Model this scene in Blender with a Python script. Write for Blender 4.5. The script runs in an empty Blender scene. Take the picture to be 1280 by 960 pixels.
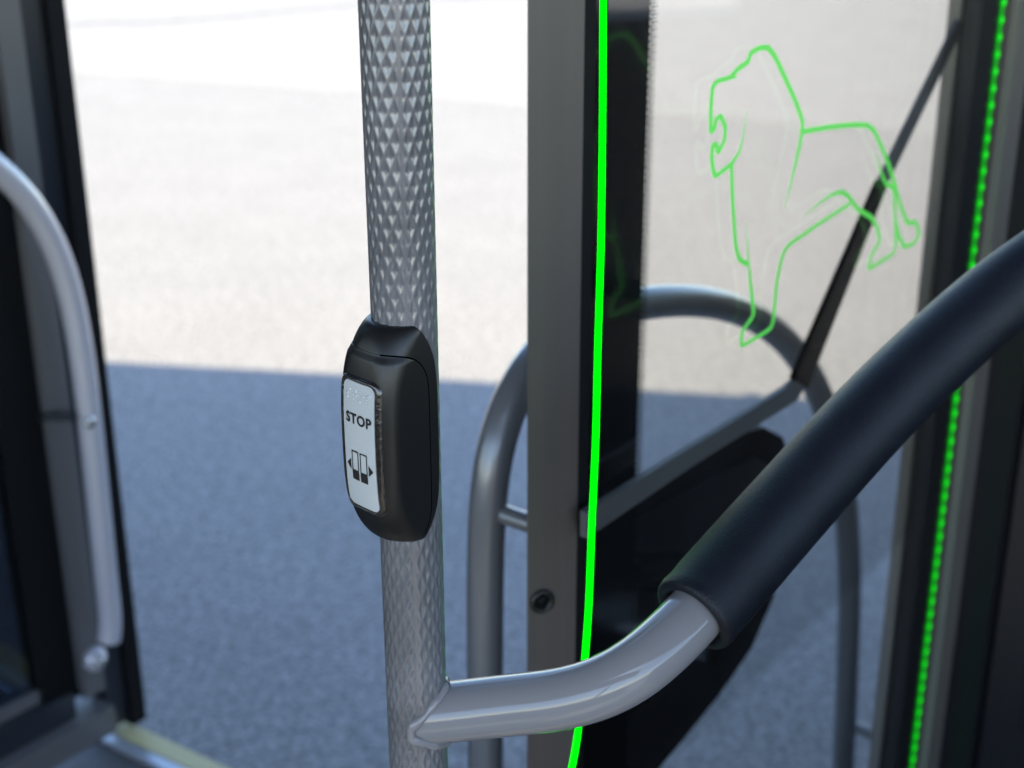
import bpy, bmesh, math, random
from mathutils import Vector, Matrix
random.seed(7)
C = bpy.context.scene.collection
sc = bpy.context.scene

# ------------------------------------------------------------------ camera
W, H, F_PX = 1280.0, 960.0, 1778.0
PITCH = math.radians(21.4)
ROLL = math.radians(-0.2)
CAM = Vector((0, 0, 1.70))
cam_d = bpy.data.cameras.new("camera")
cam_d.sensor_width = 36.0
cam_d.lens = 36.0 * F_PX / W
cam_d.clip_start = 0.02
cam_d.clip_end = 500
cam_d.dof.use_dof = True
cam_d.dof.focus_distance = 0.765
cam_d.dof.aperture_fstop = 7.1
cam = bpy.data.objects.new("camera", cam_d)
C.objects.link(cam)
ROT = Matrix.Rotation(math.radians(90) - PITCH, 3, 'X') @ Matrix.Rotation(ROLL, 3, 'Z')
cam.matrix_world = Matrix.Translation(CAM) @ ROT.to_4x4()
sc.camera = cam
RIGHT, UP, BACK = ROT.col[0], ROT.col[1], ROT.col[2]

def ray(px, py):
    return (RIGHT * ((px - W / 2) / F_PX) - UP * ((py - H / 2) / F_PX) - BACK)
def on_depth(px, py, z):
    return CAM + ray(px, py) * z
def on_height(px, py, hgt):
    r = ray(px, py)
    return CAM + r * ((hgt - CAM.z) / r.z)
def on_plane(px, py, p0, n):
    r = ray(px, py)
    return CAM + r * ((p0 - CAM).dot(n) / r.dot(n))
def on_Y(px, py, Y):
    return on_plane(px, py, Vector((0, Y, 0)), Vector((0, 1, 0)))

# ------------------------------------------------------------------ world, sun, exposure
SUN_EL, SUN_AZ = math.radians(48), math.radians(184)      # azimuth from +Y, towards +X
world = bpy.data.worlds.new("World"); sc.world = world
world.use_nodes = True
wn = world.node_tree
sky = wn.nodes.new('ShaderNodeTexSky')
sky.sky_type = 'NISHITA'; sky.sun_disc = False
sky.sun_elevation = SUN_EL; sky.sun_rotation = SUN_AZ
sky.air_density = 1.0; sky.dust_density = 0.4; sky.ozone_density = 2.0
bg = wn.nodes['Background']
wn.links.new(sky.outputs[0], bg.inputs[0])
bg.inputs[1].default_value = 0.15
sun_d = bpy.data.lights.new("sun", 'SUN')
sun_d.energy = 3.2; sun_d.angle = math.radians(0.5); sun_d.color = (1.0, 0.875, 0.63)
sun = bpy.data.objects.new("sun", sun_d); C.objects.link(sun)
sd = Vector((math.sin(SUN_AZ) * math.cos(SUN_EL), math.cos(SUN_AZ) * math.cos(SUN_EL), math.sin(SUN_EL)))
sun.rotation_euler = sd.to_track_quat('Z', 'Y').to_euler()
sun.location = sd * 20
sc.view_settings.view_transform = 'Standard'
sc.view_settings.look = 'None'
sc.view_settings.gamma = 1
sc.view_settings.exposure = 2.0

# ------------------------------------------------------------------ materials
MAT = {}
def mat(name, col, rough=0.5, metal=0.0, coat=0.0, bump=None, spec=0.5, emit=None, vary=None, tang=False, coat_rough=0.03):
    """principled with optional bump (scale, strength, distance) and colour variation (scale, amount)"""
    m = bpy.data.materials.new(name); m.use_nodes = True
    nt = m.node_tree; p = nt.nodes['Principled BSDF']
    p.inputs['Base Color'].default_value = (*col, 1)
    p.inputs['Roughness'].default_value = rough
    p.inputs['Metallic'].default_value = metal
    p.inputs['Coat Weight'].default_value = coat
    p.inputs['Coat Roughness'].default_value = coat_rough
    p.inputs['Specular IOR Level'].default_value = spec
    tc = nt.nodes.new('ShaderNodeTexCoord')
    src = tc.outputs['Object']
    if tang:      # brushed: squeeze along z
        mp = nt.nodes.new('ShaderNodeMapping'); mp.inputs['Scale'].default_value = (1, 1, 0.02)
        nt.links.new(src, mp.inputs[0]); src = mp.outputs[0]
    if bump:
        nz = nt.nodes.new('ShaderNodeTexNoise'); nz.inputs['Scale'].default_value = bump[0]; nz.inputs['Detail'].default_value = 3
        nt.links.new(src, nz.inputs['Vector'])
        b = nt.nodes.new('ShaderNodeBump'); b.inputs['Strength'].default_value = bump[1]; b.inputs['Distance'].default_value = bump[2]
        nt.links.new(nz.outputs[0], b.inputs['Height']); nt.links.new(b.outputs[0], p.inputs['Normal'])
    if vary:
        nz = nt.nodes.new('ShaderNodeTexNoise'); nz.inputs['Scale'].default_value = vary[0]; nz.inputs['Detail'].default_value = 5
        nt.links.new(src, nz.inputs['Vector'])
        r = nt.nodes.new('ShaderNodeValToRGB')
        a = vary[1]
        r.color_ramp.elements[0].position = 0.35; r.color_ramp.elements[1].position = 0.65
        r.color_ramp.elements[0].color = (*[c * (1 - a) for c in col], 1)
        r.color_ramp.elements[1].color = (*[min(1, c * (1 + a)) for c in col], 1)
        nt.links.new(nz.outputs[0], r.inputs[0]); nt.links.new(r.outputs[0], p.inputs['Base Color'])
    if emit:
        p.inputs['Emission Color'].default_value = (*emit[0], 1)
        p.inputs['Emission Strength'].default_value = emit[1]
    MAT[name] = m
    return m

def glass_mat(name, tint, refl=1.0):
    m = bpy.data.materials.new(name); m.use_nodes = True
    nt = m.node_tree; nt.nodes.clear()
    out = nt.nodes.new('ShaderNodeOutputMaterial')
    tr = nt.nodes.new('ShaderNodeBsdfTransparent'); tr.inputs[0].default_value = (*tint, 1)
    gl = nt.nodes.new('ShaderNodeBsdfGlossy'); gl.inputs['Roughness'].default_value = 0.02
    fr = nt.nodes.new('ShaderNodeFresnel'); fr.inputs[0].default_value = 1.5
    ge = nt.nodes.new('ShaderNodeNewGeometry')          # same reflectance entering and leaving the pane
    io = nt.nodes.new('ShaderNodeMapRange'); io.inputs['To Min'].default_value = 1.5; io.inputs['To Max'].default_value = 1 / 1.5
    nt.links.new(ge.outputs['Backfacing'], io.inputs['Value']); nt.links.new(io.outputs[0], fr.inputs[0])
    mu = nt.nodes.new('ShaderNodeMath'); mu.operation = 'MULTIPLY'; mu.inputs[1].default_value = refl
    mx = nt.nodes.new('ShaderNodeMixShader')
    nt.links.new(fr.outputs[0], mu.inputs[0]); nt.links.new(mu.outputs[0], mx.inputs[0])
    nt.links.new(tr.outputs[0], mx.inputs[1]); nt.links.new(gl.outputs[0], mx.inputs[2])
    nt.links.new(mx.outputs[0], out.inputs[0])
    MAT[name] = m
    return m

def asphalt(name, col, dark, light):
    m = bpy.data.materials.new(name); m.use_nodes = True
    nt = m.node_tree; p = nt.nodes['Principled BSDF']
    p.inputs['Roughness'].default_value = 0.95
    p.inputs['Specular IOR Level'].default_value = 0.2
    tc = nt.nodes.new('ShaderNodeTexCoord')
    def noise(s, d, lo, hi, clo, chi):
        n = nt.nodes.new('ShaderNodeTexNoise'); n.inputs['Scale'].default_value = s; n.inputs['Detail'].default_value = d
        n.inputs['Roughness'].default_value = 0.6
        nt.links.new(tc.outputs['Object'], n.inputs['Vector'])
        r = nt.nodes.new('ShaderNodeValToRGB')
        r.color_ramp.elements[0].position = lo; r.color_ramp.elements[1].position = hi
        r.color_ramp.elements[0].color = (clo, clo, clo, 1); r.color_ramp.elements[1].color = (chi, chi, chi, 1)
        nt.links.new(n.outputs[0], r.inputs[0]); return n, r.outputs[0]
    n1, a = noise(80, 3, 0.40, 0.60, dark, light)       # stones in the surface
    n2, b = noise(2.6, 7, 0.32, 0.68, 0.955, 1.04)        # broad stains
    n4, d2 = noise(30, 4, 0.38, 0.62, 0.86, 1.13)
    # cracks
    v = nt.nodes.new('ShaderNodeTexVoronoi'); v.feature = 'DISTANCE_TO_EDGE'; v.inputs['Scale'].default_value = 0.32
    wr = nt.nodes.new('ShaderNodeTexNoise'); wr.inputs['Scale'].default_value = 2.2; wr.inputs['Detail'].default_value = 6
    nt.links.new(tc.outputs['Object'], wr.inputs['Vector'])
    va = nt.nodes.new('ShaderNodeVectorMath'); va.operation = 'MULTIPLY_ADD'; va.inputs[1].default_value = (0.45, 0.45, 0)
    nt.links.new(wr.outputs['Color'], va.inputs[0]); nt.links.new(tc.outputs['Object'], va.inputs[2])
    nt.links.new(va.outputs[0], v.inputs['Vector'])
    cr = nt.nodes.new('ShaderNodeValToRGB')
    cr.color_ramp.elements[0].position = 0.0; cr.color_ramp.elements[1].position = 0.012
    cr.color_ramp.elements[0].color = (0.72, 0.70, 0.68, 1); cr.color_ramp.elements[1].color = (1, 1, 1, 1)
    nt.links.new(v.outputs['Distance'], cr.inputs[0])
    cur = None
    base = nt.nodes.new('ShaderNodeRGB'); base.outputs[0].default_value = (*col, 1); cur = base.outputs[0]
    for x in (a, b, d2):
        mx = nt.nodes.new('ShaderNodeMix'); mx.data_type = 'RGBA'; mx.blend_type = 'MULTIPLY'; mx.inputs[0].default_value = 1
        nt.links.new(cur, mx.inputs[6]); nt.links.new(x, mx.inputs[7]); cur = mx.outputs[2]
    nt.links.new(cur, p.inputs['Base Color'])
    bp = nt.nodes.new('ShaderNodeBump'); bp.inputs['Strength'].default_value = 0.5; bp.inputs['Distance'].default_value = 0.003
    nt.links.new(n1.outputs[0], bp.inputs['Height']); nt.links.new(bp.outputs[0], p.inputs['Normal'])
    MAT[name] = m
    return m

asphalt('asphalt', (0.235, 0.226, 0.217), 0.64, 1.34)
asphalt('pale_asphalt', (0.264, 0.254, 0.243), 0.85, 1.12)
mat('pole_paint', (0.165, 0.168, 0.183), 0.30, 0.25, coat=0.8, coat_rough=0.06, vary=(35, 0.14))
mat('rail_paint', (0.215, 0.208, 0.218), 0.5, 0.0, coat=1.0, spec=0.1, coat_rough=0.02, bump=(60, 0.02, 0.0005))
mat('handle_paint', (0.155, 0.16, 0.175), 0.32, 0.3, coat=0.6, coat_rough=0.15)
mat('left_handle_paint', (0.50, 0.48, 0.51), 0.3, 0.2, coat=0.5, coat_rough=0.15)
mat('grip_rubber', (0.006, 0.008, 0.013), 0.40, bump=(1100, 0.7, 0.0008), vary=(30, 0.2), spec=0.3)
mat('black_plastic', (0.006, 0.0065, 0.007), 0.36, bump=(2500, 0.25, 0.0002))
mat('black_gloss', (0.002, 0.002, 0.0025), 0.10)
mat('black_matte', (0.003, 0.003, 0.0035), 0.75, spec=0.2)
mat('black_rubber', (0.002, 0.002, 0.0025), 0.75, spec=0.25)
mat('white_plate', (0.52, 0.54, 0.55), 0.25, coat=0.3)
mat('gap_shade_black', (0.001, 0.001, 0.001), 1.0, spec=0.0)
mat('ink', (0.012, 0.012, 0.014), 0.4)
mat('frame_metal', (0.116, 0.104, 0.100), 0.42, 0.55, tang=True, vary=(160, 0.035))
mat('pale_metal', (0.29, 0.275, 0.25), 0.4, 0.5, tang=True, vary=(160, 0.1))
mat('dark_metal', (0.02, 0.022, 0.025), 0.4, 0.4)
mat('leaf_metal', (0.13, 0.124, 0.122), 0.35, 0.2, coat=0.3, coat_rough=0.15)
mat('leaf_metal_dark', (0.022, 0.024, 0.03), 0.3, 0.2, coat=0.3, coat_rough=0.15)
mat('streak_grey', (0.095, 0.098, 0.10), 0.5, 0.2)
mat('green_edge', (0.0, 0.01, 0.0), 0.9, spec=0.0, emit=((0.0, 1.0, 0.001), 1.35))
mat('green_etch', (0.14, 0.45, 0.10), 0.5, emit=((0.10, 1.0, 0.08), 0.10))
mat('green_led', (0.0, 0.3, 0.02), 0.3, emit=((0.0, 1.0, 0.002), 0.24))
mat('green_diffuser', (0.0, 0.08, 0.01), 0.5, emit=((0.0, 1.0, 0.004), 0.09))
mat('floor_vinyl', (0.09, 0.088, 0.085), 0.55, bump=(300, 0.2, 0.001), vary=(80, 0.15))
mat('yellow_paint', (0.50, 0.43, 0.20), 0.5)
mat('edge_metal', (0.5, 0.52, 0.55), 0.3, 0.5)
mat('screw_metal', (0.6, 0.58, 0.56), 0.25, 0.9)
mat('body_paint', (0.006, 0.007, 0.010), 0.35)
mat('wall_dark', (0.005, 0.006, 0.009), 0.4, bump=(400, 0.1, 0.0005))
mat('roof_lining', (0.22, 0.22, 0.23), 0.7)
mat('interior_grey', (0.15, 0.15, 0.16), 0.7)
mat('interior_dark', (0.010, 0.010, 0.012), 0.6)
glass_mat('screen_glass', (0.982, 0.985, 0.98), 0.75)
glass_mat('leaf_glass', (0.925, 0.923, 0.912), 0.35)
glass_mat('far_leaf_glass', (0.18, 0.20, 0.23), 1.2)

# ------------------------------------------------------------------ helpers
def thing(name, label, cat, loc=(0, 0, 0), group=None):
    o = bpy.data.objects.new(name, None); C.objects.link(o)
    o.location = loc; o.empty_display_size = 0.05
    o['label'] = label; o['category'] = cat
    if group: o['group'] = group
    return o

def link(name, me, m, parent=None, smooth=False, label=None):
    o = bpy.data.objects.new(name, me); C.objects.link(o)
    if m: me.materials.append(MAT[m])
    if smooth:
        me.polygons.foreach_set('use_smooth', [True] * len(me.polygons)); me.update()
    if parent:
        o.parent = parent
        # geometry is authored in world coordinates
        off = Vector((0, 0, 0)); q = parent
        while q: off += q.location; q = q.parent
        me.transform(Matrix.Translation(-off)) if o.parent else None
    if label: o['label'] = label
    return o

def mesh(name, vs, fs, m, parent=None, smooth=False, label=None):
    me = bpy.data.meshes.new(name); me.from_pydata([tuple(v) for v in vs], [], fs); me.update()
    return link(name, me, m, parent, smooth, label)

def from_bm(name, bm, m, parent=None, smooth=False, label=None):
    bmesh.ops.recalc_face_normals(bm, faces=bm.faces)
    me = bpy.data.meshes.new(name); bm.to_mesh(me); bm.free()
    return link(name, me, m, parent, smooth, label)

def prism_bm(bm, pts, offs):
    """closed prism: ring pts (3D) extruded by vector offs"""
    a = [bm.verts.new(p) for p in pts]; b = [bm.verts.new(p + offs) for p in pts]
    bm.faces.new(a); bm.faces.new(b[::-1])
    n = len(pts)
    for i in range(n):
        bm.faces.new((a[i], a[(i + 1) % n], b[(i + 1) % n], b[i]))
    return bm

def bevel(bm, w, seg=2):
    es = [e for e in bm.edges if len(e.link_faces) == 2 and e.calc_face_angle(0) > 0.5]
    bmesh.ops.bevel(bm, geom=es, offset=w, segments=seg, affect='EDGES', clamp_overlap=True)
    return bm

def box_frame(bm, o, ax, ay, az, x0, x1, y0, y1, z0, z1):
    P = lambda x, y, z: o + ax * x + ay * y + az * z
    return prism_bm(bm, [P(x0, y0, z0), P(x1, y0, z0), P(x1, y1, z0), P(x0, y1, z0)], az * (z1 - z0))

def smooth_path(pts, n=10):
    out = []
    P = [pts[0] * 2 - pts[1]] + list(pts) + [pts[-1] * 2 - pts[-2]]
    for i in range(1, len(P) - 2):
        a, b, c, d = P[i - 1], P[i], P[i + 1], P[i + 2]
        for k in range(n):
            t = k / n
            out.append(0.5 * ((2 * b) + (c - a) * t + (2 * a - 5 * b + 4 * c - d) * t * t + (3 * b - a - 3 * c + d) * t ** 3))
    out.append(P[-2])
    return out

def relax(pts, it=20):
    pts = [p.copy() for p in pts]
    for _ in range(it):
        pts = [pts[0]] + [(pts[i - 1] + pts[i] * 2 + pts[i + 1]) / 4 for i in range(1, len(pts) - 1)] + [pts[-1]]
    return pts

def resample(pts, step):
    out = [pts[0]]; acc = 0
    for a, b in zip(pts, pts[1:]):
        L = (b - a).length
        if L == 0: continue
        t = step - acc
        while t <= L:
            out.append(a + (b - a) * (t / L)); t += step
        acc = (acc + L) % step if L + acc >= step else acc + L
    out.append(pts[-1])
    return out

def tube(name, path, rad, m, parent=None, seg=32, label=None, caps=True, rfn=None, end_round=0.0):
    vs, fs = [], []
    up = None; n = len(path)
    rings = []
    def add_ring(c, T, r):
        nonlocal up
        if up is None:
            up = T.orthogonal().normalized()
        up = (up - T * up.dot(T)).normalized()
        s = T.cross(up)
        base = len(vs)
        for k in range(seg):
            a = 2 * math.pi * k / seg
            vs.append(c + up * (math.cos(a) * r) + s * (math.sin(a) * r))
        rings.append(base)
    def tan(i):
        return (path[min(i + 1, n - 1)] - path[max(i - 1, 0)]).normalized()
    if end_round:
        T = tan(0)
        for k in range(5):
            a = math.pi / 2 * k / 5
            add_ring(path[0] - T * (end_round * math.cos(a)) , T, rad - end_round + end_round * math.sin(a))
    for i in range(n):
        add_ring(path[i], tan(i), rfn(i / (n - 1)) if rfn else rad)
    if end_round:
        T = tan(n - 1)
        for k in range(1, 6):
            a = math.pi / 2 * k / 5
            add_ring(path[-1] + T * (end_round * math.sin(a)), T, rad - end_round + end_round * math.cos(a))
    for a, b in zip(rings, rings[1:]):
        for k in range(seg):
            fs.append((a + k, a + (k + 1) % seg, b + (k + 1) % seg, b + k))
    if caps:
        fs.append(tuple(range(rings[0] + seg - 1, rings[0] - 1, -1))); fs.append(tuple(range(rings[-1], rings[-1] + seg)))
    o = mesh(name, vs, fs, m, parent, True, label)
    return o

def disc_stack(name, c, axis, prof, m, parent=None, seg=28, label=None):
    """lathe: prof = list of (distance along axis, radius)"""
    axis = axis.normalized(); u = axis.orthogonal().normalized(); w = axis.cross(u)
    vs, fs = [], []
    for (h, r) in prof:
        for k in range(seg):
            a = 2 * math.pi * k / seg
            vs.append(c + axis * h + (u * math.cos(a) + w * math.sin(a)) * max(r, 1e-5))
    for i in range(len(prof) - 1):
        for k in range(seg):
            fs.append((i * seg + k, i * seg + (k + 1) % seg, (i + 1) * seg + (k + 1) % seg, (i + 1) * seg + k))
    fs.append(tuple(range(seg - 1, -1, -1))); fs.append(tuple(range((len(prof) - 1) * seg, len(prof) * seg)))
    bm = bmesh.new(); me = bpy.data.meshes.new('t'); me.from_pydata([tuple(v) for v in vs], [], fs); bm.from_mesh(me)
    bpy.data.meshes.remove(me)
    bmesh.ops.recalc_face_normals(bm, faces=bm.faces)
    o = from_bm(name, bm, m, parent, True, label)
    return o

Z = Vector((0, 0, 1))
def structure(o): o['kind'] = 'structure'; return o

# ------------------------------------------------------------------ setting: ground
bm = bmesh.new()
prism_bm(bm, [Vector(p) for p in ((-80, -80, 0), (80, -80, 0), (80, 120, 0), (-80, 120, 0))], Vector((0, 0, -0.2)))
structure(from_bm('ground', bm, 'asphalt'))
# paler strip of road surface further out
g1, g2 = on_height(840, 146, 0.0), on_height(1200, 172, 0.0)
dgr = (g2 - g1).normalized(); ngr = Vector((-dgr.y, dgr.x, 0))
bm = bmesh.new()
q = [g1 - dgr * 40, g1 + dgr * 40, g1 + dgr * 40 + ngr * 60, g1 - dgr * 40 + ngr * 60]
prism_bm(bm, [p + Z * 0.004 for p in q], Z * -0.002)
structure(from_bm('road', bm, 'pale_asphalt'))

# sealed joint running across the sunny road
jp = smooth_path([on_height(x, y, 0.0085) for x, y in ((-300, 70), (80, 31), (200, 27), (330, 16), (470, 4), (700, -8), (1100, -20), (1500, -26))], 14)
vs, fs = [], []
for i, p in enumerate(jp):
    w = 0.10 + 0.03 * math.sin(i * 1.7) + 0.008 * math.sin(i * 0.61)
    vs += [p + Vector((0.02 * math.sin(i * 2.3), w, 0)), p + Vector((0.02 * math.sin(i * 2.3), -w, 0))]
for i in range(len(jp) - 1): fs.append((2 * i, 2 * i + 1, 2 * i + 3, 2 * i + 2))
mat('joint_tar', (0.16, 0.157, 0.153), 0.9)
structure(mesh('road_joint', vs, fs, 'joint_tar'))

# ------------------------------------------------------------------ the bus body: floor, roof, pillar
NW = Vector((0.55, 0.836, 0)).normalized()           # out through the doorway
WW = Vector((NW.y, -NW.x, 0))                         # along the side of the bus
FLOOR = 0.33
E1 = on_height(30, 848, FLOOR); E2 = on_height(275, 962, FLOOR)
WW = (E2 - E1).normalized(); NW = Vector((-WW.y, WW.x, 0))
body = thing('bus_floor', 'grey bus floor at the doorway with a yellow edge strip', 'floor', E1)
bm = bmesh.new()
box_frame(bm, E1, WW, NW, Z, -2.5, 4.0, -3.2, -0.001, -0.09, -0.012)
from_bm('floor_slab', bevel(bm, 0.003), 'floor_vinyl', body)
bm = bmesh.new(); box_frame(bm, E1, WW, NW, Z, -2.5, 4.0, -0.024, 0.010, -0.05, 0.0)
from_bm('edge_strip', bevel(bm, 0.003), 'yellow_paint', body, label='yellow strip along the edge of the floor')
bm = bmesh.new(); box_frame(bm, E1, WW, NW, Z, -2.5, 4.0, -0.045, -0.0255, -0.0115, -0.002)
from_bm('edge_trim', bevel(bm, 0.003), 'edge_metal', body, label='pale metal trim beside the yellow strip')

# unseen roof slab, its edge shaped to throw the shadow on the asphalt
s1, s2 = on_height(130, 452, 0.0), on_height(1030, 500, 0.0)
RH = 3.0
def up_sun(p, hgt): return p + sd * (hgt / sd.z)
r1, r2 = up_sun(s1, RH), up_sun(s2, RH)
dr = (r2 - r1).normalized(); nr = Vector((-dr.y, dr.x, 0))
bm = bmesh.new(); box_frame(bm, r1, dr, nr, Z, -6.0, 8.0, -3.0, 0.0, -0.08, 0.0)
ro = from_bm('bus_roof', bm, 'roof_lining')
ro['label'] = 'pale unseen bus roof, its edge shaped for the ground shadow'; ro['category'] = 'roof'

# the far side and rear of the bus interior, behind the viewpoint (unseen, added for contrast and reflections)
far = thing('bus_wall', 'grey inner bus wall with window openings unseen behind the viewpoint', 'wall', E1)
def fw(name, x0, x1, y0, y1, z0, z1, m):
    bm = bmesh.new(); box_frame(bm, E1, WW, NW, Z, x0, x1, y0, y1, z0, z1); from_bm(name, bm, m, far)
fw('lower_panel', -2.5, 4.0, -3.0, -2.94, 0.0, 0.75, 'interior_grey')
fw('upper_panel', -2.5, 4.0, -3.0, -2.94, 1.9, 2.6, 'interior_grey')
for k in (-1.2, 0.6, 2.4): fw('window_post', k, k + 0.09, -2.99, -2.95, 0.75, 1.9, 'interior_dark')
fw('rear_bulkhead', -2.56, -2.5, -3.0, -0.3, 0.0, 2.6, 'interior_dark')

bm = bmesh.new()  # unseen wall, its height set for the dark reflection in the glass
prism_bm(bm, [Vector(p) for p in ((1.30, -1.2, 0.34), (1.42, -1.2, 0.34), (1.42, 2.6, 0.34), (1.30, 2.6, 0.34))], Z * 1.08)
cw = from_bm('reflection_wall', bm, 'interior_dark'); cw['label'] = 'dark low unseen wall added for its reflection in the glass'; cw['category'] = 'wall'

# ------------------------------------------------------------------ right door leaf
D = Vector((0.6, 0.8, 0)); Pn = Vector((0.8, -0.6, 0))   # along the panels / towards the aisle side
def col_at(px, Y, row=480):                # foot of the vertical line seen at column px in that row, at depth Y
    p = on_Y(px, row, Y); return Vector((p.x, p.y, 0))
L0 = col_at(724, 1.00)                     # aisle-side front corner of the leaf's leading post
leaf = thing('door_leaf', 'open glazed door leaf with brushed metal post and dotted black border, behind the screen', 'door', (L0.x, L0.y, 0.36))
def leaf_box(name, s0, s1, q0, q1, z0, z1, m, bev=0.002, parent=leaf, label=None, base=None):
    bm = bmesh.new(); b = base or L0
    box_frame(bm, b, D, Pn, Z, s0, s1, q0, q1, z0, z1)
    if bev: bevel(bm, bev, 3)
    return from_bm(name, bm, m, parent, False, label)
# post: front face seen almost square on
post_l = col_at(659, 0.985)
bm = bmesh.new()
pv = (L0 - post_l); PV = Vector((pv.x, pv.y, 0)); PL = PV.length; PV.normalize(); PW = Vector((-PV.y, PV.x, 0))
prism_bm(bm, [p + Z * 0.4 for p in (post_l, L0, L0 + Vector((-0.004, 0.034, 0)), post_l + Vector((0.0035, 0.034, 0)))], Z * 2.2)
post = from_bm('post', bevel(bm, 0.0022, 3), 'frame_metal', leaf)
hole = on_plane(677, 751, post_l, PW)
disc_stack('grommet', hole - PW * 0.0005, -PW, [(0, .0105), (.0018, .0104), (.0028, .0094), (.0028, .0072), (.0016, .0062), (-.0003, .0058)], 'black_plastic', post)
disc_stack('socket', hole - PW * 0.0012, -PW, [(0, .0056), (.0005, .0056)], 'black_rubber', post)
leaf_box('gasket', 0.001, 0.016, -0.022, -0.001, 0.40, 2.6, 'black_rubber', 0.002)
LW = (on_plane(1150, 480, L0, Pn) - L0).dot(D) + 0.072
leaf_box('glass', 0.012, LW - 0.03, -0.016, -0.011, 0.42, 2.58, 'leaf_glass', 0)
# printed black border with its fading dots
pl0 = L0 + Pn * -0.0095
bx1 = 0.0
def s_on_leaf(px, row):
    p = on_plane(px, row, pl0, Pn); return (p - pl0).dot(D), p.z
SB = s_on_leaf(804, 300)[0]
bm = bmesh.new()
box_frame(bm, L0, D, Pn, Z, 0.014, SB, -0.0108, -0.0098, 0.42, 2.58)
PITCH_D = 0.0028
zlo, zhi = 0.95, 1.72
nrow = int((zhi - zlo) / (PITCH_D))
for j in range(nrow):
    z = zlo + j * PITCH_D
    for c, r in enumerate((0.0014, 0.00125, 0.0010, 0.0008)):
        s = SB + 0.0010 + c * 0.0027 + (0.00135 if j % 2 else 0)
        cc = L0 + D * s + Pn * -0.0098 + Z * z
        ring = [bm.verts.new(cc + D * (r * math.cos(a)) + Z * (r * math.sin(a))) for a in [i * math.pi / 4 for i in range(8)]]
        bm.faces.new(ring)
from_bm('printed_border', bm, 'black_gloss', leaf, label='black printed glass border fading out in dots')
leaf_box('far_post', LW - 0.072, LW, -0.014, 0.0, 0.40, 2.6, 'pale_metal', 0.004)
leaf_box('far_post_trim', LW - 0.060, LW - 0.035, 0.0005, 0.006, 0.40, 2.6, 'frame_metal', 0.002)
leaf_box('bottom_rail', 0.018, LW - 0.08, -0.04, 0.0, 0.40, 0.50, 'frame_metal', 0.003)
leaf_box('top_rail', 0.018, LW - 0.08, -0.04, 0.0, 2.50, 2.6, 'frame_metal', 0.003)

# arched handle on the doorway side of the leaf
HP0 = post_l - Pn * 0.09 + Z * 0
def hp(px, py): return on_plane(px, py, HP0, Pn)
hpts = [hp(*p) for p in ((607, 1150), (607, 960), (606, 800), (607, 690), (611, 610), (624, 540), (652, 470), (700, 415), (770, 383), (860, 373), (930, 387), (985, 425), (1020, 480), (1043, 545), (1056, 620), (1062, 700), (1061, 800), (1054, 960), (1046, 1150))]
hpath = resample(relax(smooth_path(hpts, 12), 60), 0.008)
loop = tube('handle', hpath, 0.0165, 'handle_paint', leaf, 40, label='grey arched tube handle fixed to the leaf')
def stub(name, a, b, r, m, parent):
    return tube(name, [a + (b - a) * (i / 4) for i in range(5)], r, m, parent, 20)
sa = hp(612, 637); stub('stub', sa, sa + Pn * 0.075 + D * -0.0 , 0.0085, 'handle_paint', loop)
sb = hp(1058, 905); stub('stub', sb, sb + Pn * 0.085, 0.0085, 'handle_paint', loop)

# ------------------------------------------------------------------ dark reflections in the glass, modelled as flat solids
CV0 = L0 - Pn * 0.050
def cvp(px, py, off=0.0): return on_plane(px, py, CV0 + Pn * off, Pn)
def extruded_outline(name, pix, m, parent, th, bev, off=0.0, smooth_n=6, label=None):
    base = CV0 + Pn * off
    pts = [on_plane(px, py, base, Pn) for px, py in pix]
    bm = bmesh.new(); prism_bm(bm, pts, -Pn * th)
    if bev: bevel(bm, bev, 3)
    return from_bm(name, bm, m, parent, False, label)
out = []
raw = [(986, 640), (988, 600), (987, 570), (978, 546), (955, 534), (925, 543), (893, 564), (800, 628), (742, 670), (730, 700), (728, 1000), (790, 1000), (850, 930), (900, 868), (940, 810), (966, 750), (980, 695)]
reflection_solid = extruded_outline('reflection_outline', raw, 'black_matte', None, 0.012, 0.004, off=0.0)
reflection_solid.name = 'dark_reflection'; reflection_solid['label'] = 'dark reflection in the glass modelled as a solid with a rounded right edge'; reflection_solid['category'] = 'reflection_solid'
c2 = [(760, 672), (830, 632), (905, 590), (945, 572), (965, 585), (967, 640), (955, 690), (760, 690)]
inner_refl = extruded_outline('inner_reflection', c2, 'wall_dark', reflection_solid, 0.004, 0.002, off=0.005)
streak = thing('reflected_streaks', 'slanting grey and black streaks modelled for reflections in the glass', 'streak', tuple(cvp(1000, 478, 0.02)))
extruded_outline('grey_streak', [(733, 641), (860, 562), (985, 484), (1001, 470), (1008, 481), (996, 501), (870, 580), (733, 673)], 'streak_grey', streak, 0.006, 0.001, off=0.065)
extruded_outline('black_streak', [(993, 474), (1100, 226), (1112, 226), (1010, 486)], 'black_gloss', streak, 0.006, 0.001, off=0.066)
extruded_outline('thin_streak', [(1100, 226), (1198, 24), (1207, 30), (1112, 226)], 'streak_grey', streak, 0.004, 0.001, off=0.066)

# ------------------------------------------------------------------ lit glass screen in front of the leaf
S0 = col_at(749, 0.925)
screen = thing('glass_screen', 'clear glass screen with a green lit edge and an etched green lion outline', 'screen', (S0.x, S0.y, 0.4))
def sp(px, py, off=0.0): return on_plane(px, py, S0 + Pn * off, Pn)
SW = 0.735
# left edge bows slightly: points on the edge in pixels
edge = [sp(x + 2, y) for x, y in ((761, -200), (759, -80), (757, 0), (756, 150), (754, 300), (750, 430), (747, 550), (742, 660), (738, 760), (732, 840), (724, 920), (712, 985), (700, 1040), (685, 1100))]
edge = smooth_path(edge, 6)
ed = [((p - S0).dot(D), p.z) for p in edge]
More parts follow.
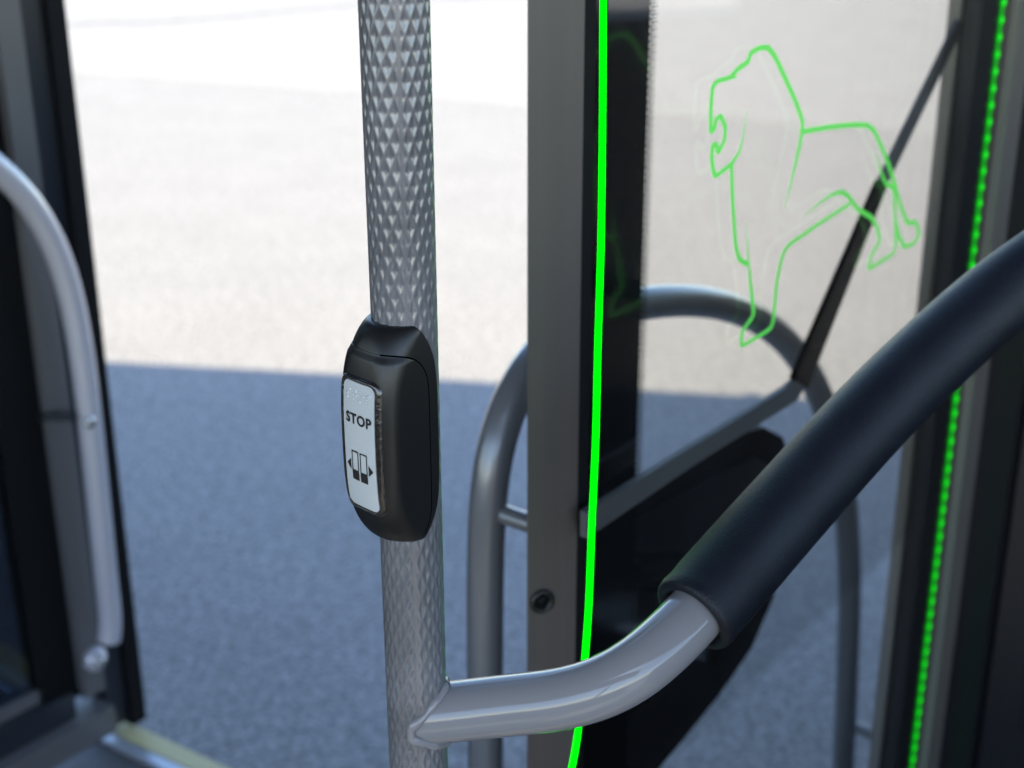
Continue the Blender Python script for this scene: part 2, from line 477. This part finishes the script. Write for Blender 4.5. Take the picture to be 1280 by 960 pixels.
# glass sheet
G = lambda s, z, q=0.0: Vector((S0.x, S0.y, 0)) + D * s + Pn * q + Z * z
vs, fs = [], []
for s, z in ed:
    vs += [G(s + 0.0012, z, 0.0), G(SW, z, 0.0)]
for i in range(len(ed) - 1):
    fs.append((2 * i, 2 * i + 1, 2 * i + 3, 2 * i + 2))
n0 = len(vs)
for s, z in ed:
    vs += [G(s + 0.0012, z, -0.006), G(SW, z, -0.006)]
for i in range(len(ed) - 1):
    fs.append((n0 + 2 * i, n0 + 2 * i + 2, n0 + 2 * i + 3, n0 + 2 * i + 1))
mesh('glass', vs, fs, 'screen_glass', screen)
# glowing polished edge
vs, fs = [], []
seg = 10
for i, (s, z) in enumerate(ed):
    for k in range(seg):
        a = math.pi / 2 + math.pi * k / (seg - 1)
        vs.append(G(s + 0.0009 * math.cos(a), z, -0.003 + 0.0023 * math.sin(a)))
for i in range(len(ed) - 1):
    for k in range(seg - 1):
        fs.append((i * seg + k, i * seg + (k + 1) % seg, (i + 1) * seg + (k + 1) % seg, (i + 1) * seg + k))
vb, fb_ = [], []  # black strip added to keep the edge's green glow off the post
for s, z in ed: vb += [G(s + 0.0004, z, -0.00595), G(s + 0.0011, z, -0.00595), G(s + 0.0011, z, -0.00005), G(s + 0.0004, z, -0.00005)]
for i in range(len(ed) - 1):
    for k in range(4): fb_.append((i * 4 + k, i * 4 + (k + 1) % 4, i * 4 + 4 + (k + 1) % 4, i * 4 + 4 + k))
mesh('edge_glow_blocker', vb, fb_, 'black_rubber', screen)
mesh('lit_edge', vs, fs, 'green_edge', screen, True, label='bright green lit edge of the glass')

# lion outline: strokes in zoomed pixel coordinates with start/end taper flags
def zp(zx, zy): return (840 + zx / 2.182, 20 + zy / 2.182)
strokes = [
 ([(106, 318), (106, 250), (111, 192), (124, 178), (150, 170), (182, 166)], 1.0, 0, 1),
 ([(158, 168), (183, 142), (208, 124), (214, 102), (238, 87), (262, 86), (281, 110), (310, 172), (340, 240), (357, 290), (350, 345), (335, 410), (320, 475), (305, 534)], 1.1, 0, 1),
 ([(355, 316), (430, 303), (490, 297), (530, 297), (550, 310), (575, 365), (600, 430), (622, 515), (642, 565), (665, 562), (675, 598), (657, 622), (633, 630), (618, 600), (608, 555)], 1.15, 0, 0),
 ([(554, 365), (568, 420), (584, 458), (604, 468)], 1.1, 1, 0),
 ([(603, 440), (610, 560), (609, 645), (534, 692), (545, 650), (567, 615), (560, 578), (545, 550), (505, 526), (480, 490), (462, 479), (430, 490), (390, 520), (355, 550)], 1.05, 0, 1),
 ([(486, 512), (400, 567), (316, 626), (300, 655), (285, 730), (275, 850), (189, 902), (190, 862), (224, 815), (215, 740), (208, 660), (201, 560)], 1.0, 0, 1),
 ([(162, 405), (165, 500), (174, 630), (184, 664), (206, 678)], 0.95, 0, 0),
 ([(106, 318), (118, 302), (119, 283), (132, 272), (146, 302), (143, 340), (126, 373), (121, 350), (111, 352), (108, 385), (112, 420), (118, 438), (160, 406), (184, 372), (195, 325), (203, 258)], 1.0, 0, 1),
]
vs, fs = [], []
for pts, wgt, ta, tb in strokes:
    P2 = []
    for x, y in pts:
        p = sp(*zp(x, y), off=0.0008); P2.append(Vector(((p - S0).dot(D), p.z)))
    # sharp polyline slightly rounded
    Q = []
    for a, b in zip(P2, P2[1:]):
        for k in range(8): Q.append(a + (b - a) * (k / 8))
    Q.append(P2[-1])
    Q = relax(Q, 2)
    n = len(Q); base = len(vs)
    for i, p in enumerate(Q):
        t = (Q[min(i + 1, n - 1)] - Q[max(i - 1, 0)]).normalized(); nn = Vector((-t.y, t.x))
        f = i / (n - 1)
        w = 0.0019 * wgt * (1 + 0.5 * abs(t.y))
        if ta: w *= min(1, f / 0.8 + 0.08)
        if tb: w *= min(1, (1 - f) / 0.22 + 0.06)
        a, b = p + nn * w, p - nn * w
        vs += [G(a.x, a.y, 0.0008), G(b.x, b.y, 0.0008)]
    for i in range(n - 1):
        fs.append((base + 2 * i, base + 2 * i + 1, base + 2 * i + 3, base + 2 * i + 2))
mesh('lion_emblem', vs, fs, 'green_etch', screen, label='etched green outline of a standing lion')

# far edge: black channel, led strip, metal trims
def scr_box(name, s0, s1, q0, q1, m, bev=0.002, parent=screen, label=None, z0=0.40, z1=2.6):
    bm = bmesh.new(); box_frame(bm, Vector((S0.x, S0.y, 0)), D, Pn, Z, s0, s1, q0, q1, z0, z1)
    if bev: bevel(bm, bev, 3)
    return from_bm(name, bm, m, parent, False, label)
scr_box('glass_channel', SW - 0.052, SW - 0.004, -0.012, 0.004, 'dark_metal', 0.002, label='dark metal channel holding the glass')
ledp = scr_box('led_channel', SW - 0.003, SW + 0.040, -0.012, 0.002, 'black_gloss', 0.002)
scr_box('trim', SW + 0.048, SW + 0.100, -0.012, 0.010, 'pale_metal', 0.003, label='pale metal trim beside the led strip')
LS = SW + 0.014
ledstrip = scr_box('led_strip', LS - 0.004, LS + 0.004, 0.0022, 0.0032, 'green_diffuser', 0.0, z0=0.5, z1=2.2)
def led_shape(c):
    bm = bmesh.new()
    bmesh.ops.create_uvsphere(bm, u_segments=12, v_segments=8, radius=1.0)
    for v in bm.verts:
        x, y, z = v.co
        v.co = D * (x * 0.0042) + Pn * (y * 0.0018) + Z * (z * 0.0038)
    me = bpy.data.meshes.new('led'); bm.to_mesh(me); bm.free()
    me.materials.append(MAT['green_led']); me.polygons.foreach_set('use_smooth', [True] * len(me.polygons))
    return me
lm = led_shape(None)
z = 0.46
while z < 1.66:
    o = bpy.data.objects.new('led', lm); C.objects.link(o); o.parent = ledstrip
    o.location = G(LS, z, 0.0036) - Vector((S0.x, S0.y, 0.4))
    z += 0.0178

bm = bmesh.new(); box_frame(bm, Vector((S0.x, S0.y, 0)), D, Pn, Z, -0.2, 1.1, 0.06, 1.5, 0.322, 0.365)  # unseen slab added to keep the screen's lower reflection dark
from_bm('reflection_platform', bm, 'interior_dark', body, label='dark unseen platform added for its reflection in the screen')

# black pillar and side panel of the bus to the right
pil = thing('door_pillar', 'black pillar and lining panel at the right edge', 'pillar', tuple(G(SW + 0.12, 0.35)))
bm = bmesh.new(); box_frame(bm, Vector((S0.x, S0.y, 0)), D, Pn, Z, SW + 0.102, SW + 0.16, -0.02, 0.05, 0.34, 2.9)
from_bm('pillar_body', bevel(bm, 0.008, 3), 'body_paint', pil)
p0 = G(SW + 0.13, 0.34, 0.052)
wd = Vector((0.95, -0.31, 0)).normalized(); wn_ = Vector((-wd.y, wd.x, 0))
bm = bmesh.new(); box_frame(bm, p0, wd, wn_, Z, 0.0, 0.40, 0.0, 0.03, 0.0, 2.5)
from_bm('lining_panel', bevel(bm, 0.005, 3), 'wall_dark', pil)
bm = bmesh.new(); box_frame(bm, p0, wd, wn_, Z, 0.045, 0.36, -0.004, 0.0, 0.25, 0.70)
from_bm('access_cover', bevel(bm, 0.0015, 2), 'body_paint', pil)

# ------------------------------------------------------------------ left door leaf
A = on_height(172, 892, 0.36); A.z = 0
DL = Vector((-0.6, -0.8, 0)).normalized(); PLn = Vector((0.8, -0.6, 0))
lf = thing('door_leaf', 'open bus door leaf with grey frame and bent tube handle at the left edge', 'door', (A.x, A.y, 0.36))
def lfb(name, s0, s1, q0, q1, z0, z1, m, bev=0.003, label=None, parent=None):
    bm = bmesh.new(); box_frame(bm, A, DL, PLn, Z, s0, s1, q0, q1, z0, z1)
    if bev: bevel(bm, bev, 3)
    return from_bm(name, bm, m, parent or lf, False, label)
lfb('seal', -0.014, 0.014, -0.045, 0.004, 0.345, 2.6, 'black_rubber', 0.005, label='black rubber edge seal')
lfb('outer_frame', 0.0145, 0.052, -0.045, -0.006, 0.355, 2.6, 'leaf_metal_dark', 0.006)
lfb('inner_frame', 0.056, 0.094, -0.045, 0.004, 0.44, 2.6, 'leaf_metal', 0.006)
lfb('inner_gasket', 0.0945, 0.163, -0.045, -0.012, 0.44, 2.6, 'black_rubber', 0.005)
lfb('glass', 0.161, 0.74, -0.026, -0.021, 0.47, 2.6, 'far_leaf_glass', 0)
br = lfb('bottom_rail', 0.058, 0.80, -0.045, 0.024, 0.37, 0.416, 'leaf_metal', 0.008)
lfb('bottom_ledge', 0.1125, 0.80, -0.045, 0.002, 0.4185, 0.462, 'leaf_metal_dark', 0.007)
lfb('glazing_bead', 0.155, 0.80, -0.045, -0.012, 0.4645, 0.485, 'leaf_metal', 0.005)
LH0 = A + PLn * 0.045
lh = [on_plane(px, py, LH0, PLn) for px, py in ((-110, 140), (-60, 168), (0, 212), (45, 262), (78, 330), (96, 405), (107, 480), (116, 560), (125, 650), (133, 730), (138, 775), (136, 800))]
lhp = resample(relax(smooth_path(lh, 10), 30), 0.008)
lh_o = tube('handle', lhp, 0.0175, 'left_handle_paint', lf, 32, end_round=0.004, label='pale grey tube handle bent over at its top')
for px, py, r in ((113, 528, 0.006), (116, 822, 0.006)):
    c = on_plane(px, py, A + PLn * 0.004, PLn)
    if py > 700:
        disc_stack('screw_mount', c, PLn, [(0, .020), (.010, .020), (.016, .015), (.018, .008)], 'left_handle_paint', lh_o)
        disc_stack('screw', c + PLn * 0.0185, PLn, [(0, .009), (.003, .0085), (.005, .004)], 'screw_metal', lh_o)
    else:
        c = on_plane(px, py, LH0 + PLn * 0.016, PLn)
        disc_stack('screw', c, PLn, [(-.002, .0095), (.002, .009), (.004, .004)], 'screw_metal', lh_o)
s_ = on_plane(95, 522, LH0, PLn)
stub('stub', s_, s_ - PLn * 0.045 + DL * 0.03, 0.006, 'dark_metal', lh_o)

# ------------------------------------------------------------------ the textured pole with its branch rail
PY = 0.72
pc = col_at(508, PY)                      # pole axis
PR = 0.0178
pole = thing('grab_pole', 'grey grab pole with raised diamond texture carrying a padded branch rail', 'grab pole', (pc.x, pc.y, 0.33))
def pole_mesh():
    N_AR, SEG, VP = 18, 14, 0.0148
    nth = N_AR * SEG
    z0, z1 = 0.95, 1.75
    nz = int((z1 - z0) / VP * 16)
    seam = math.atan2(-1, 0.0) + 0.16      # a plain seam running down the front
    vs, fs = [], []
    for j in range(nz + 1):
        z = z0 + (z1 - z0) * j / nz
        v = z / VP
        for i in range(nth):
            th = 2 * math.pi * i / nth
            u = N_AR * i / nth
            a = (u + v) % 1.0; b = (u - v) % 1.0
            da = 0.5 - abs(a - 0.5); db = 0.5 - abs(b - 0.5)
            d = min(da, db) * 2             # 0 on ridges, 1 in the centre
            dep = min(1.0, max(0.0, (d - 0.10) / 0.72))
            dep = dep * dep * (3 - 2 * dep)
            # seam suppresses the pattern
            dth = abs((th - seam + math.pi) % (2 * math.pi) - math.pi)
            k = min(1, max(0, (dth - 0.05) / 0.05))
            r = PR - 0.00072 * dep * k - 0.00025 * (1 - k)
            vs.append((pc.x + r * math.cos(th), pc.y + r * math.sin(th), z))
    for j in range(nz):
        for i in range(nth):
            i2 = (i + 1) % nth
            fs.append((j * nth + i, j * nth + i2, (j + 1) * nth + i2, (j + 1) * nth + i))
    return vs, fs
vs, fs = pole_mesh()
mesh('pole_tube', vs, fs, 'pole_paint', pole, True)
# plain continuation of the pole below and above the view
tube('pole_foot', [Vector((pc.x, pc.y, z)) for z in (0.33, 0.6, 0.955)], PR - 0.0004, 'pole_paint', pole, 48)
tube('pole_head', [Vector((pc.x, pc.y, z)) for z in (1.745, 2.2, 2.88)], PR - 0.0004, 'pole_paint', pole, 48)

def dz(px, py, d): return on_depth(px, py, d)
rp = [on_Y(521, 894, PY), dz(580, 888, .845), dz(640, 881, .838), dz(700, 874, .830), dz(755, 858, .824), dz(800, 832, .824), dz(838, 799, .832), dz(868, 768, .842), dz(930, 697, .868), dz(1000, 618, .90), dz(1100, 508, .935), dz(1200, 413, .965), dz(1280, 347, .99), dz(1400, 270, 1.03), dz(1560, 200, 1.10)]
rpath = resample(relax(smooth_path(rp, 12), 25), 0.004)
# find where the sleeve starts
tgt = dz(868, 770, .842)
k0 = min(range(len(rpath)), key=lambda i: (rpath[i] - tgt).length)
tube('branch_rail', rpath[:k0 + 8], 0.0181, 'rail_paint', pole, 64, label='smooth glossy grey branch rail')
def sleeve(path, R, wall):
    """closed thick sleeve with rounded lip at its start"""
    seg = 72; vs = []; rings = 0; up = None
    T0 = (path[1] - path[0]).normalized()
    prof = [(0.006, R - wall), (0.001, R - wall)]
    for k in range(1, 9):
        a = math.pi * k / 9
        prof.append((-(wall / 2) * math.sin(a), R - wall / 2 - (wall / 2) * math.cos(a)))
    prof.append((0.0005, R)); prof.append((0.003, R + 0.0004))
    for off, r in prof:
        if up is None: up = T0.orthogonal().normalized()
        s = T0.cross(up); c = path[0] + T0 * off
        for i in range(seg):
            a = 2 * math.pi * i / seg; vs.append(c + up * math.cos(a) * r + s * math.sin(a) * r)
        rings += 1
    for j in range(1, len(path)):
        T = (path[min(j + 1, len(path) - 1)] - path[j - 1]).normalized()
        up = (up - T * up.dot(T)).normalized(); s = T.cross(up)
        d = j * 0.004
        r = R + 0.0004 - 0.0014 * math.exp(-((d - 0.010) / 0.006) ** 2) * 0.35
        for i in range(seg):
            a = 2 * math.pi * i / seg; vs.append(path[j] + up * math.cos(a) * r + s * math.sin(a) * r)
        rings += 1
    fs = []
    for a in range(rings - 1):
        for i in range(seg):
            fs.append((a * seg + i, a * seg + (i + 1) % seg, (a + 1) * seg + (i + 1) % seg, (a + 1) * seg + i))
    fs.append(tuple(range((rings - 1) * seg, rings * seg)))
    return vs, fs
vs, fs = sleeve(rpath[k0:], 0.0268, 0.0080)
mesh('grip_sleeve', vs, fs, 'grip_rubber', pole, True, label='thick black padded sleeve on the rail')
# weld bead where the rail meets the pole
ax = (rpath[6] - rpath[0]).normalized()
weld = []
u1 = Z - ax * Z.dot(ax); u1.normalize(); u2 = ax.cross(u1)
pcv = Vector((pc.x, pc.y, 0))
for i in range(73):
    a = 2 * math.pi * i / 72
    o = rpath[0] + (u1 * math.cos(a) + u2 * math.sin(a)) * 0.0186
    # walk along the rail axis until it leaves the pole surface
    best = (9, 0); t = 0.05
    while t > -0.03:
        p = o + ax * t; dd = (Vector((p.x, p.y, 0)) - pcv).length
        if dd < best[0]: best = (dd, t)
        if dd < PR + 0.0003: break
        t -= 0.0004
    t = best[1]
    wob = 0.0005 * math.sin(i * 2.1) + 0.0004 * math.sin(i * 5.3)
    weld.append(o + ax * (t + wob))
weld = relax(weld, 2)
tube('weld_bead', weld, 0.0030, 'rail_paint', pole, 12, caps=False, rfn=lambda f: 0.0028 + 0.0005 * math.sin(f * 70) + 0.0003 * math.sin(f * 31))

# ------------------------------------------------------------------ stop button unit
mid = on_Y(508, 538, PY); zc = mid.z
tocam = Vector((CAM.x - pc.x, CAM.y - pc.y, 0)).normalized()
rgt = Vector((-tocam.y, tocam.x, 0))
PHI = math.radians(49)
FD = (tocam * math.cos(PHI) - rgt * math.sin(PHI)).normalized()
SD = (rgt * math.cos(PHI) + tocam * math.sin(PHI)).normalized()
ztop = on_Y(490, 402, PY - 0.01).z; zbot = on_Y(500, 672, PY - 0.015).z
HH = (ztop - zbot) / 2; ZC = (ztop + zbot) / 2
print('unit height', HH * 2, 'centre', ZC, 'pole', pc)
button = thing('stop_button', 'black stop button unit with white STOP plate clamped on the textured pole', 'stop button', (pc.x, pc.y, ZC - HH))
O = Vector((pc.x, pc.y, 0))
def B(s, f, z): return O + SD * s + FD * f + Z * z
FM = 0.0330
def Ff(t):            # front profile, t in -1..1 (bottom..top)
    e = 2.5 if t > 0 else 3.2
    lo = 0.0186
    return lo + (FM - lo) * max(0, 1 - abs(t) ** e) ** (1 / 2.0)
def Wf(t):            # half width
    return 0.0206 - 0.0016 * abs(t) ** 4
CROWN = 0.0020
def front_f(s, z):
    t = (z - ZC) / HH
    w = Wf(t); r = 0.0085 + (w - 0.0002 - 0.0085) * abs(t) ** 4
    e = min(max(0.0, abs(s) - (w - r)), r)
    return Ff(t) - CROWN * (s / w) ** 2 - (r - math.sqrt(r * r - e * e))
def section(t, fb, grow, n=9, rc=0.0085):
    """rounded front corners; runs from (−w,fb) round the front to (+w,fb)"""
    w = Wf(t) + grow; ff = max(Ff(t) + grow, fb + 0.0004)
    r = rc + (w - 0.0002 - rc) * abs(t) ** 4
    pts = []
    fb_cut, fb = fb, -0.004
    for k in range(12): pts.append((-w, fb + (ff - r - fb) * k / 12))
    for k in range(n + 1):
        a = math.pi - math.pi / 2 * k / n
        pts.append((-w + r + r * math.cos(a), ff - r + r * math.sin(a)))
    for k in range(1, 12):
        pts.append((-w + r + (2 * w - 2 * r) * k / 12, ff))
    for k in range(n + 1):
        a = math.pi / 2 - math.pi / 2 * k / n
        pts.append((w - r + r * math.cos(a), ff - r + r * math.sin(a)))
    for k in range(1, 13): pts.append((w, ff - r - (ff - r - fb) * k / 12))
    if fb_cut > fb:                       # cut the outline off at the shell's rear seam
        fb_cut = min(fb_cut, ff - 0.0004)
        i = next(k for k in range(len(pts)) if pts[k][1] >= fb_cut); a, b = pts[i - 1], pts[i]
        f = (fb_cut - a[1]) / max(1e-9, b[1] - a[1]); c = (a[0] + (b[0] - a[0]) * f, fb_cut)
        pts = [c] * i + pts[i:]
        j = max(k for k in range(len(pts)) if pts[k][1] >= fb_cut)
        pts = pts[:j + 1] + [(-c[0], fb_cut)] * (len(pts) - 1 - j)
    # crown the front
    return [(s, f - CROWN * (s / w) ** 2 * max(0, min(1, (f - fb) / max(1e-6, ff - fb)))) for s, f in pts]
def loft(name, zs, fbfn, growfn, m, parent, label=None):
    vs, fs = [], []; n = None
    for z in zs:
        t = max(-1, min(1, (z - ZC) / HH))
        sec = section(t, fbfn(t), growfn(t)); n = len(sec)
        for s, f in sec: vs.append(B(s, f, z))
    for j in range(len(zs) - 1):
        for i in range(n - 1):
            fs.append((j * n + i, j * n + i + 1, (j + 1) * n + i + 1, (j + 1) * n + i))
        fs.append((j * n + n - 1, j * n, (j + 1) * n, (j + 1) * n + n - 1))
    fs.append(tuple(range(n - 1, -1, -1))); fs.append(tuple(range((len(zs) - 1) * n, len(zs) * n)))
    bm = bmesh.new(); me = bpy.data.meshes.new('t'); me.from_pydata([tuple(v) for v in vs], [], fs); bm.from_mesh(me); bpy.data.meshes.remove(me)
    bmesh.ops.remove_doubles(bm, verts=bm.verts, dist=2e-6)
    o = from_bm(name, bm, m, parent, True, label)
    return o
def cosz(a, b, n): return [a + (b - a) * (0.5 - 0.5 * math.cos(math.pi * k / n)) for k in range(n + 1)]
def sharp(o, ang=35):
    m = o.modifiers.new('n', 'WEIGHTED_NORMAL'); m.keep_sharp = True
    bm = bmesh.new(); bm.from_mesh(o.data)
    for e in bm.edges:
        if len(e.link_faces) == 2 and e.calc_face_angle(0) > math.radians(ang): e.smooth = False
    bm.to_mesh(o.data); bm.free()
hb = loft('housing', cosz(ZC - HH, ZC + HH, 60), lambda t: -0.004 + 0.013 * abs(t) ** 5, lambda t: 0.0, 'black_plastic', button); sharp(hb)
TT = 0.80
def shell_fb(t):
    x = max(0, (t - 0.35) / (TT - 0.35)); return 0.0035 + (Ff(TT) - 0.0035) * (1 - math.sqrt(max(0, 1 - x ** 3)))
def shell_fb2(t):
    if t < -0.6: 
        x = (-t - 0.6) / 0.4; return 0.0035 + 0.011 * x ** 3
    return shell_fb(t)
ZS = cosz(ZC - HH * 1.0 - 0.0003, ZC + HH * TT, 70)
sh = loft('front_shell', ZS, shell_fb2, lambda t: 0.0010 * min(1, max(0.25, (TT - t) * 14)), 'black_plastic', button); sharp(sh)

# parting line between shell and housing, the gap's shade put in as black
SM = []
for z in ZS:
    t = max(-1, min(1, (z - ZC) / HH)); se = section(t, shell_fb2(t), 0.0007)
    SM.append(B(se[-1][0], se[-1][1], z))
tube('parting_line', relax(SM[3:], 2), 0.00042, 'gap_shade_black', sh, 8)
se = section(TT, shell_fb2(TT) - 0.003, 0.0002)
tube('parting_line', [B(a, b, ZS[-1]) for a, b in se], 0.00042, 'gap_shade_black', sh, 8)

def patch(name, s0, zlo, zhi, rc, off, th, m, parent, inner=None, label=None, nrow=48, lift=0.0):
    """rounded rectangle that follows the front of the shell; th = side wall depth"""
    bm = bmesh.new(); rows = []
    zs = cosz(zlo, zhi, nrow)
    for z in zs:
        d = min(z - zlo, zhi - z); 
        w = s0 if d >= rc else s0 - rc + math.sqrt(max(0, rc * rc - (rc - d) ** 2))
        row = []
        for k in range(9):
            s = -w + 2 * w * k / 8
            row.append(bm.verts.new(B(s, front_f(s, z) + off, z)))
        rows.append(row)
    for a, b in zip(rows, rows[1:]):
        for k in range(8): bm.faces.new((a[k], a[k + 1], b[k + 1], b[k]))
    bmesh.ops.recalc_face_normals(bm, faces=bm.faces)
    be = [e for e in bm.edges if len(e.link_faces) == 1]
    r = bmesh.ops.extrude_edge_only(bm, edges=be)
    bmesh.ops.translate(bm, verts=[v for v in r['geom'] if isinstance(v, bmesh.types.BMVert)], vec=-FD * th)
    bmesh.ops.remove_doubles(bm, verts=bm.verts, dist=1e-6)
    o = from_bm(name, bm, m, parent, True, label); sharp(o, 40)
    return o
ZP1, ZP0 = on_plane(450, 476, B(0, FM, 0), FD).z, on_plane(455, 637, B(0, FM, 0), FD).z
print('plate', ZP0 - ZC, ZP1 - ZC)
G0 = 0.0009
patch('recess', 0.0166, ZP0 - 0.0012, ZP1 + 0.0012, 0.0062, G0 + 0.0003, 0.002, 'black_gloss', button)
def ring_patch(name, so, si, zlo, zhi, ro, ri, band, off, bulge, m, parent):
    """raised ring between outer and inner rounded rectangles"""
    def outline(s0, z0, z1, r, n=10, ns=8, nl=26):
        pts = []
        cs = [(s0 - r, z1 - r, 0), (-s0 + r, z1 - r, 90), (-s0 + r, z0 + r, 180), (s0 - r, z0 + r, 270)]
        for ci, (cx, cz, a0) in enumerate(cs):
            for k in range(n + 1):
                a = math.radians(a0 + 90 * k / n); pts.append((cx + r * math.cos(a), cz + r * math.sin(a)))
            nx = cs[(ci + 1) % 4]; a1 = math.radians(nx[2])
            e = (nx[0] + r * math.cos(a1), nx[1] + r * math.sin(a1)); p = pts[-1]
            m_ = ns if ci % 2 == 0 else nl
            for k in range(1, m_): pts.append((p[0] + (e[0] - p[0]) * k / m_, p[1] + (e[1] - p[1]) * k / m_))
        return pts
    A_, B_ = outline(so, zlo, zhi, ro), outline(si, zlo + band, zhi - band, ri)
    n = len(A_); vs, fs = [], []
    K = 8
    for k in range(K + 1):
        f = k / K; h = bulge * math.sin(math.pi * f) ** 0.6 if 0 < f < 1 else -0.0006
        for (a, b) in zip(A_, B_):
            s = a[0] + (b[0] - a[0]) * f; z = a[1] + (b[1] - a[1]) * f
            vs.append(B(s, front_f(s, z) + off + h, z))
    for k in range(K):
        for i in range(n):
            fs.append((k * n + i, k * n + (i + 1) % n, (k + 1) * n + (i + 1) % n, (k + 1) * n + i))
    return mesh(name, vs, fs, m, parent, True)
mat('bezel_clear', (0.006, 0.006, 0.007), 0.06, coat=1.0, bump=(500, 0.55, 0.0012), spec=0.6)
ring_patch('bezel', 0.0165, 0.0124, ZP0 - 0.001, ZP1 + 0.001, 0.0062, 0.0042, 0.0026, G0 + 0.0006, 0.0012, 'bezel_clear', button)
plate = patch('button_plate', 0.0124, ZP0 + 0.0016, ZP1 - 0.0016, 0.0042, G0 + 0.0011, 0.0012, 'white_plate', button, label='white push plate lettered STOP')
PT = G0 + 0.0011
def onp(s, z, off=0.0003): return B(s, front_f(s, z) + PT + off, z)
def flat(name, polys, m, parent, label=None, off=0.0003):
    vs, fs = [], []
    for pl in polys:
        b = len(vs); vs += [onp(s, z, off) for s, z in pl]; fs.append(tuple(range(b, b + len(pl))))
    return mesh(name, vs, fs, m, parent, label=label)
def zrow(px, py): return on_plane(px, py, B(0, FM + 0.001, 0), FD).z
# lettering STOP
def text_mesh(name, body, size, s_c, z_c, m, parent, wmax, fat=0.0):
    cu = bpy.data.curves.new('t', 'FONT'); cu.body = body; cu.size = 1.0; cu.align_x = 'CENTER'; cu.align_y = 'CENTER'
    cu.offset = fat; cu.resolution_u = 6; cu.space_character = 1.10
    to = bpy.data.objects.new('t', cu); C.objects.link(to)
    dg = bpy.context.evaluated_depsgraph_get(); me = bpy.data.meshes.new_from_object(to.evaluated_get(dg))
    bpy.data.objects.remove(to); 
    xs = [v.co.x for v in me.vertices]; ys = [v.co.y for v in me.vertices]
    w = max(xs) - min(xs); h = max(ys) - min(ys); cx = (max(xs) + min(xs)) / 2; cy = (max(ys) + min(ys)) / 2
    for v in me.vertices:
        s = s_c + (v.co.x - cx) / w * wmax; z = z_c + (v.co.y - cy) / h * size
        v.co = onp(s, z)
    me.name = name
    return link(name, me, m, parent)
text_mesh('lettering', 'STOP', 0.0062, 0.0004, zrow(450, 525), 'ink', plate, 0.0205, 0.035)
# door symbol: two leaves with windows, dark lower halves, arrows on both sides
zi = zrow(451, 583); h = 0.0086
polys = []
for cx in (-0.00345, 0.00345):
    w = 0.0028; t_ = 0.00065
    polys += [[(cx - w, zi - h), (cx + w, zi - h), (cx + w, zi - h * 0.32), (cx - w, zi - h * 0.32)],
              [(cx - w, zi - h * 0.32), (cx - w + t_, zi - h * 0.32), (cx - w + t_, zi + h), (cx - w, zi + h)],
              [(cx + w - t_, zi - h * 0.32), (cx + w, zi - h * 0.32), (cx + w, zi + h), (cx + w - t_, zi + h)],
              [(cx - w + t_, zi + h - t_ * 1.3), (cx + w - t_, zi + h - t_ * 1.3), (cx + w - t_, zi + h), (cx - w + t_, zi + h)]]
za = zi - 0.0002; ah = 0.0033
polys += [[(-0.0073, za - ah), (-0.0073, za + ah), (-0.0107, za)], [(0.0073, za + ah), (0.0073, za - ah), (0.0107, za)]]
flat('door_symbol', polys, 'ink', plate, label='black symbol of two door leaves between arrows')
# braille dots
bm = bmesh.new()
cells = [(2, 3, 4), (2, 3, 4, 5), (1, 3, 5), (1, 2, 3, 4)]
zb = zrow(449, 497)
for ci, cell in enumerate(cells):
    for d in cell:
        col, row = (0, d - 1) if d <= 3 else (1, d - 4)
        s = -0.0087 + ci * 0.0052 + col * 0.0022; z = zb + 0.0030 - row * 0.0025
        r = bmesh.ops.create_uvsphere(bm, u_segments=10, v_segments=8, radius=0.0009)
        bmesh.ops.translate(bm, verts=r['verts'], vec=onp(s, z, -0.0001))
from_bm('braille_dots', bm, 'white_plate', plate, True)
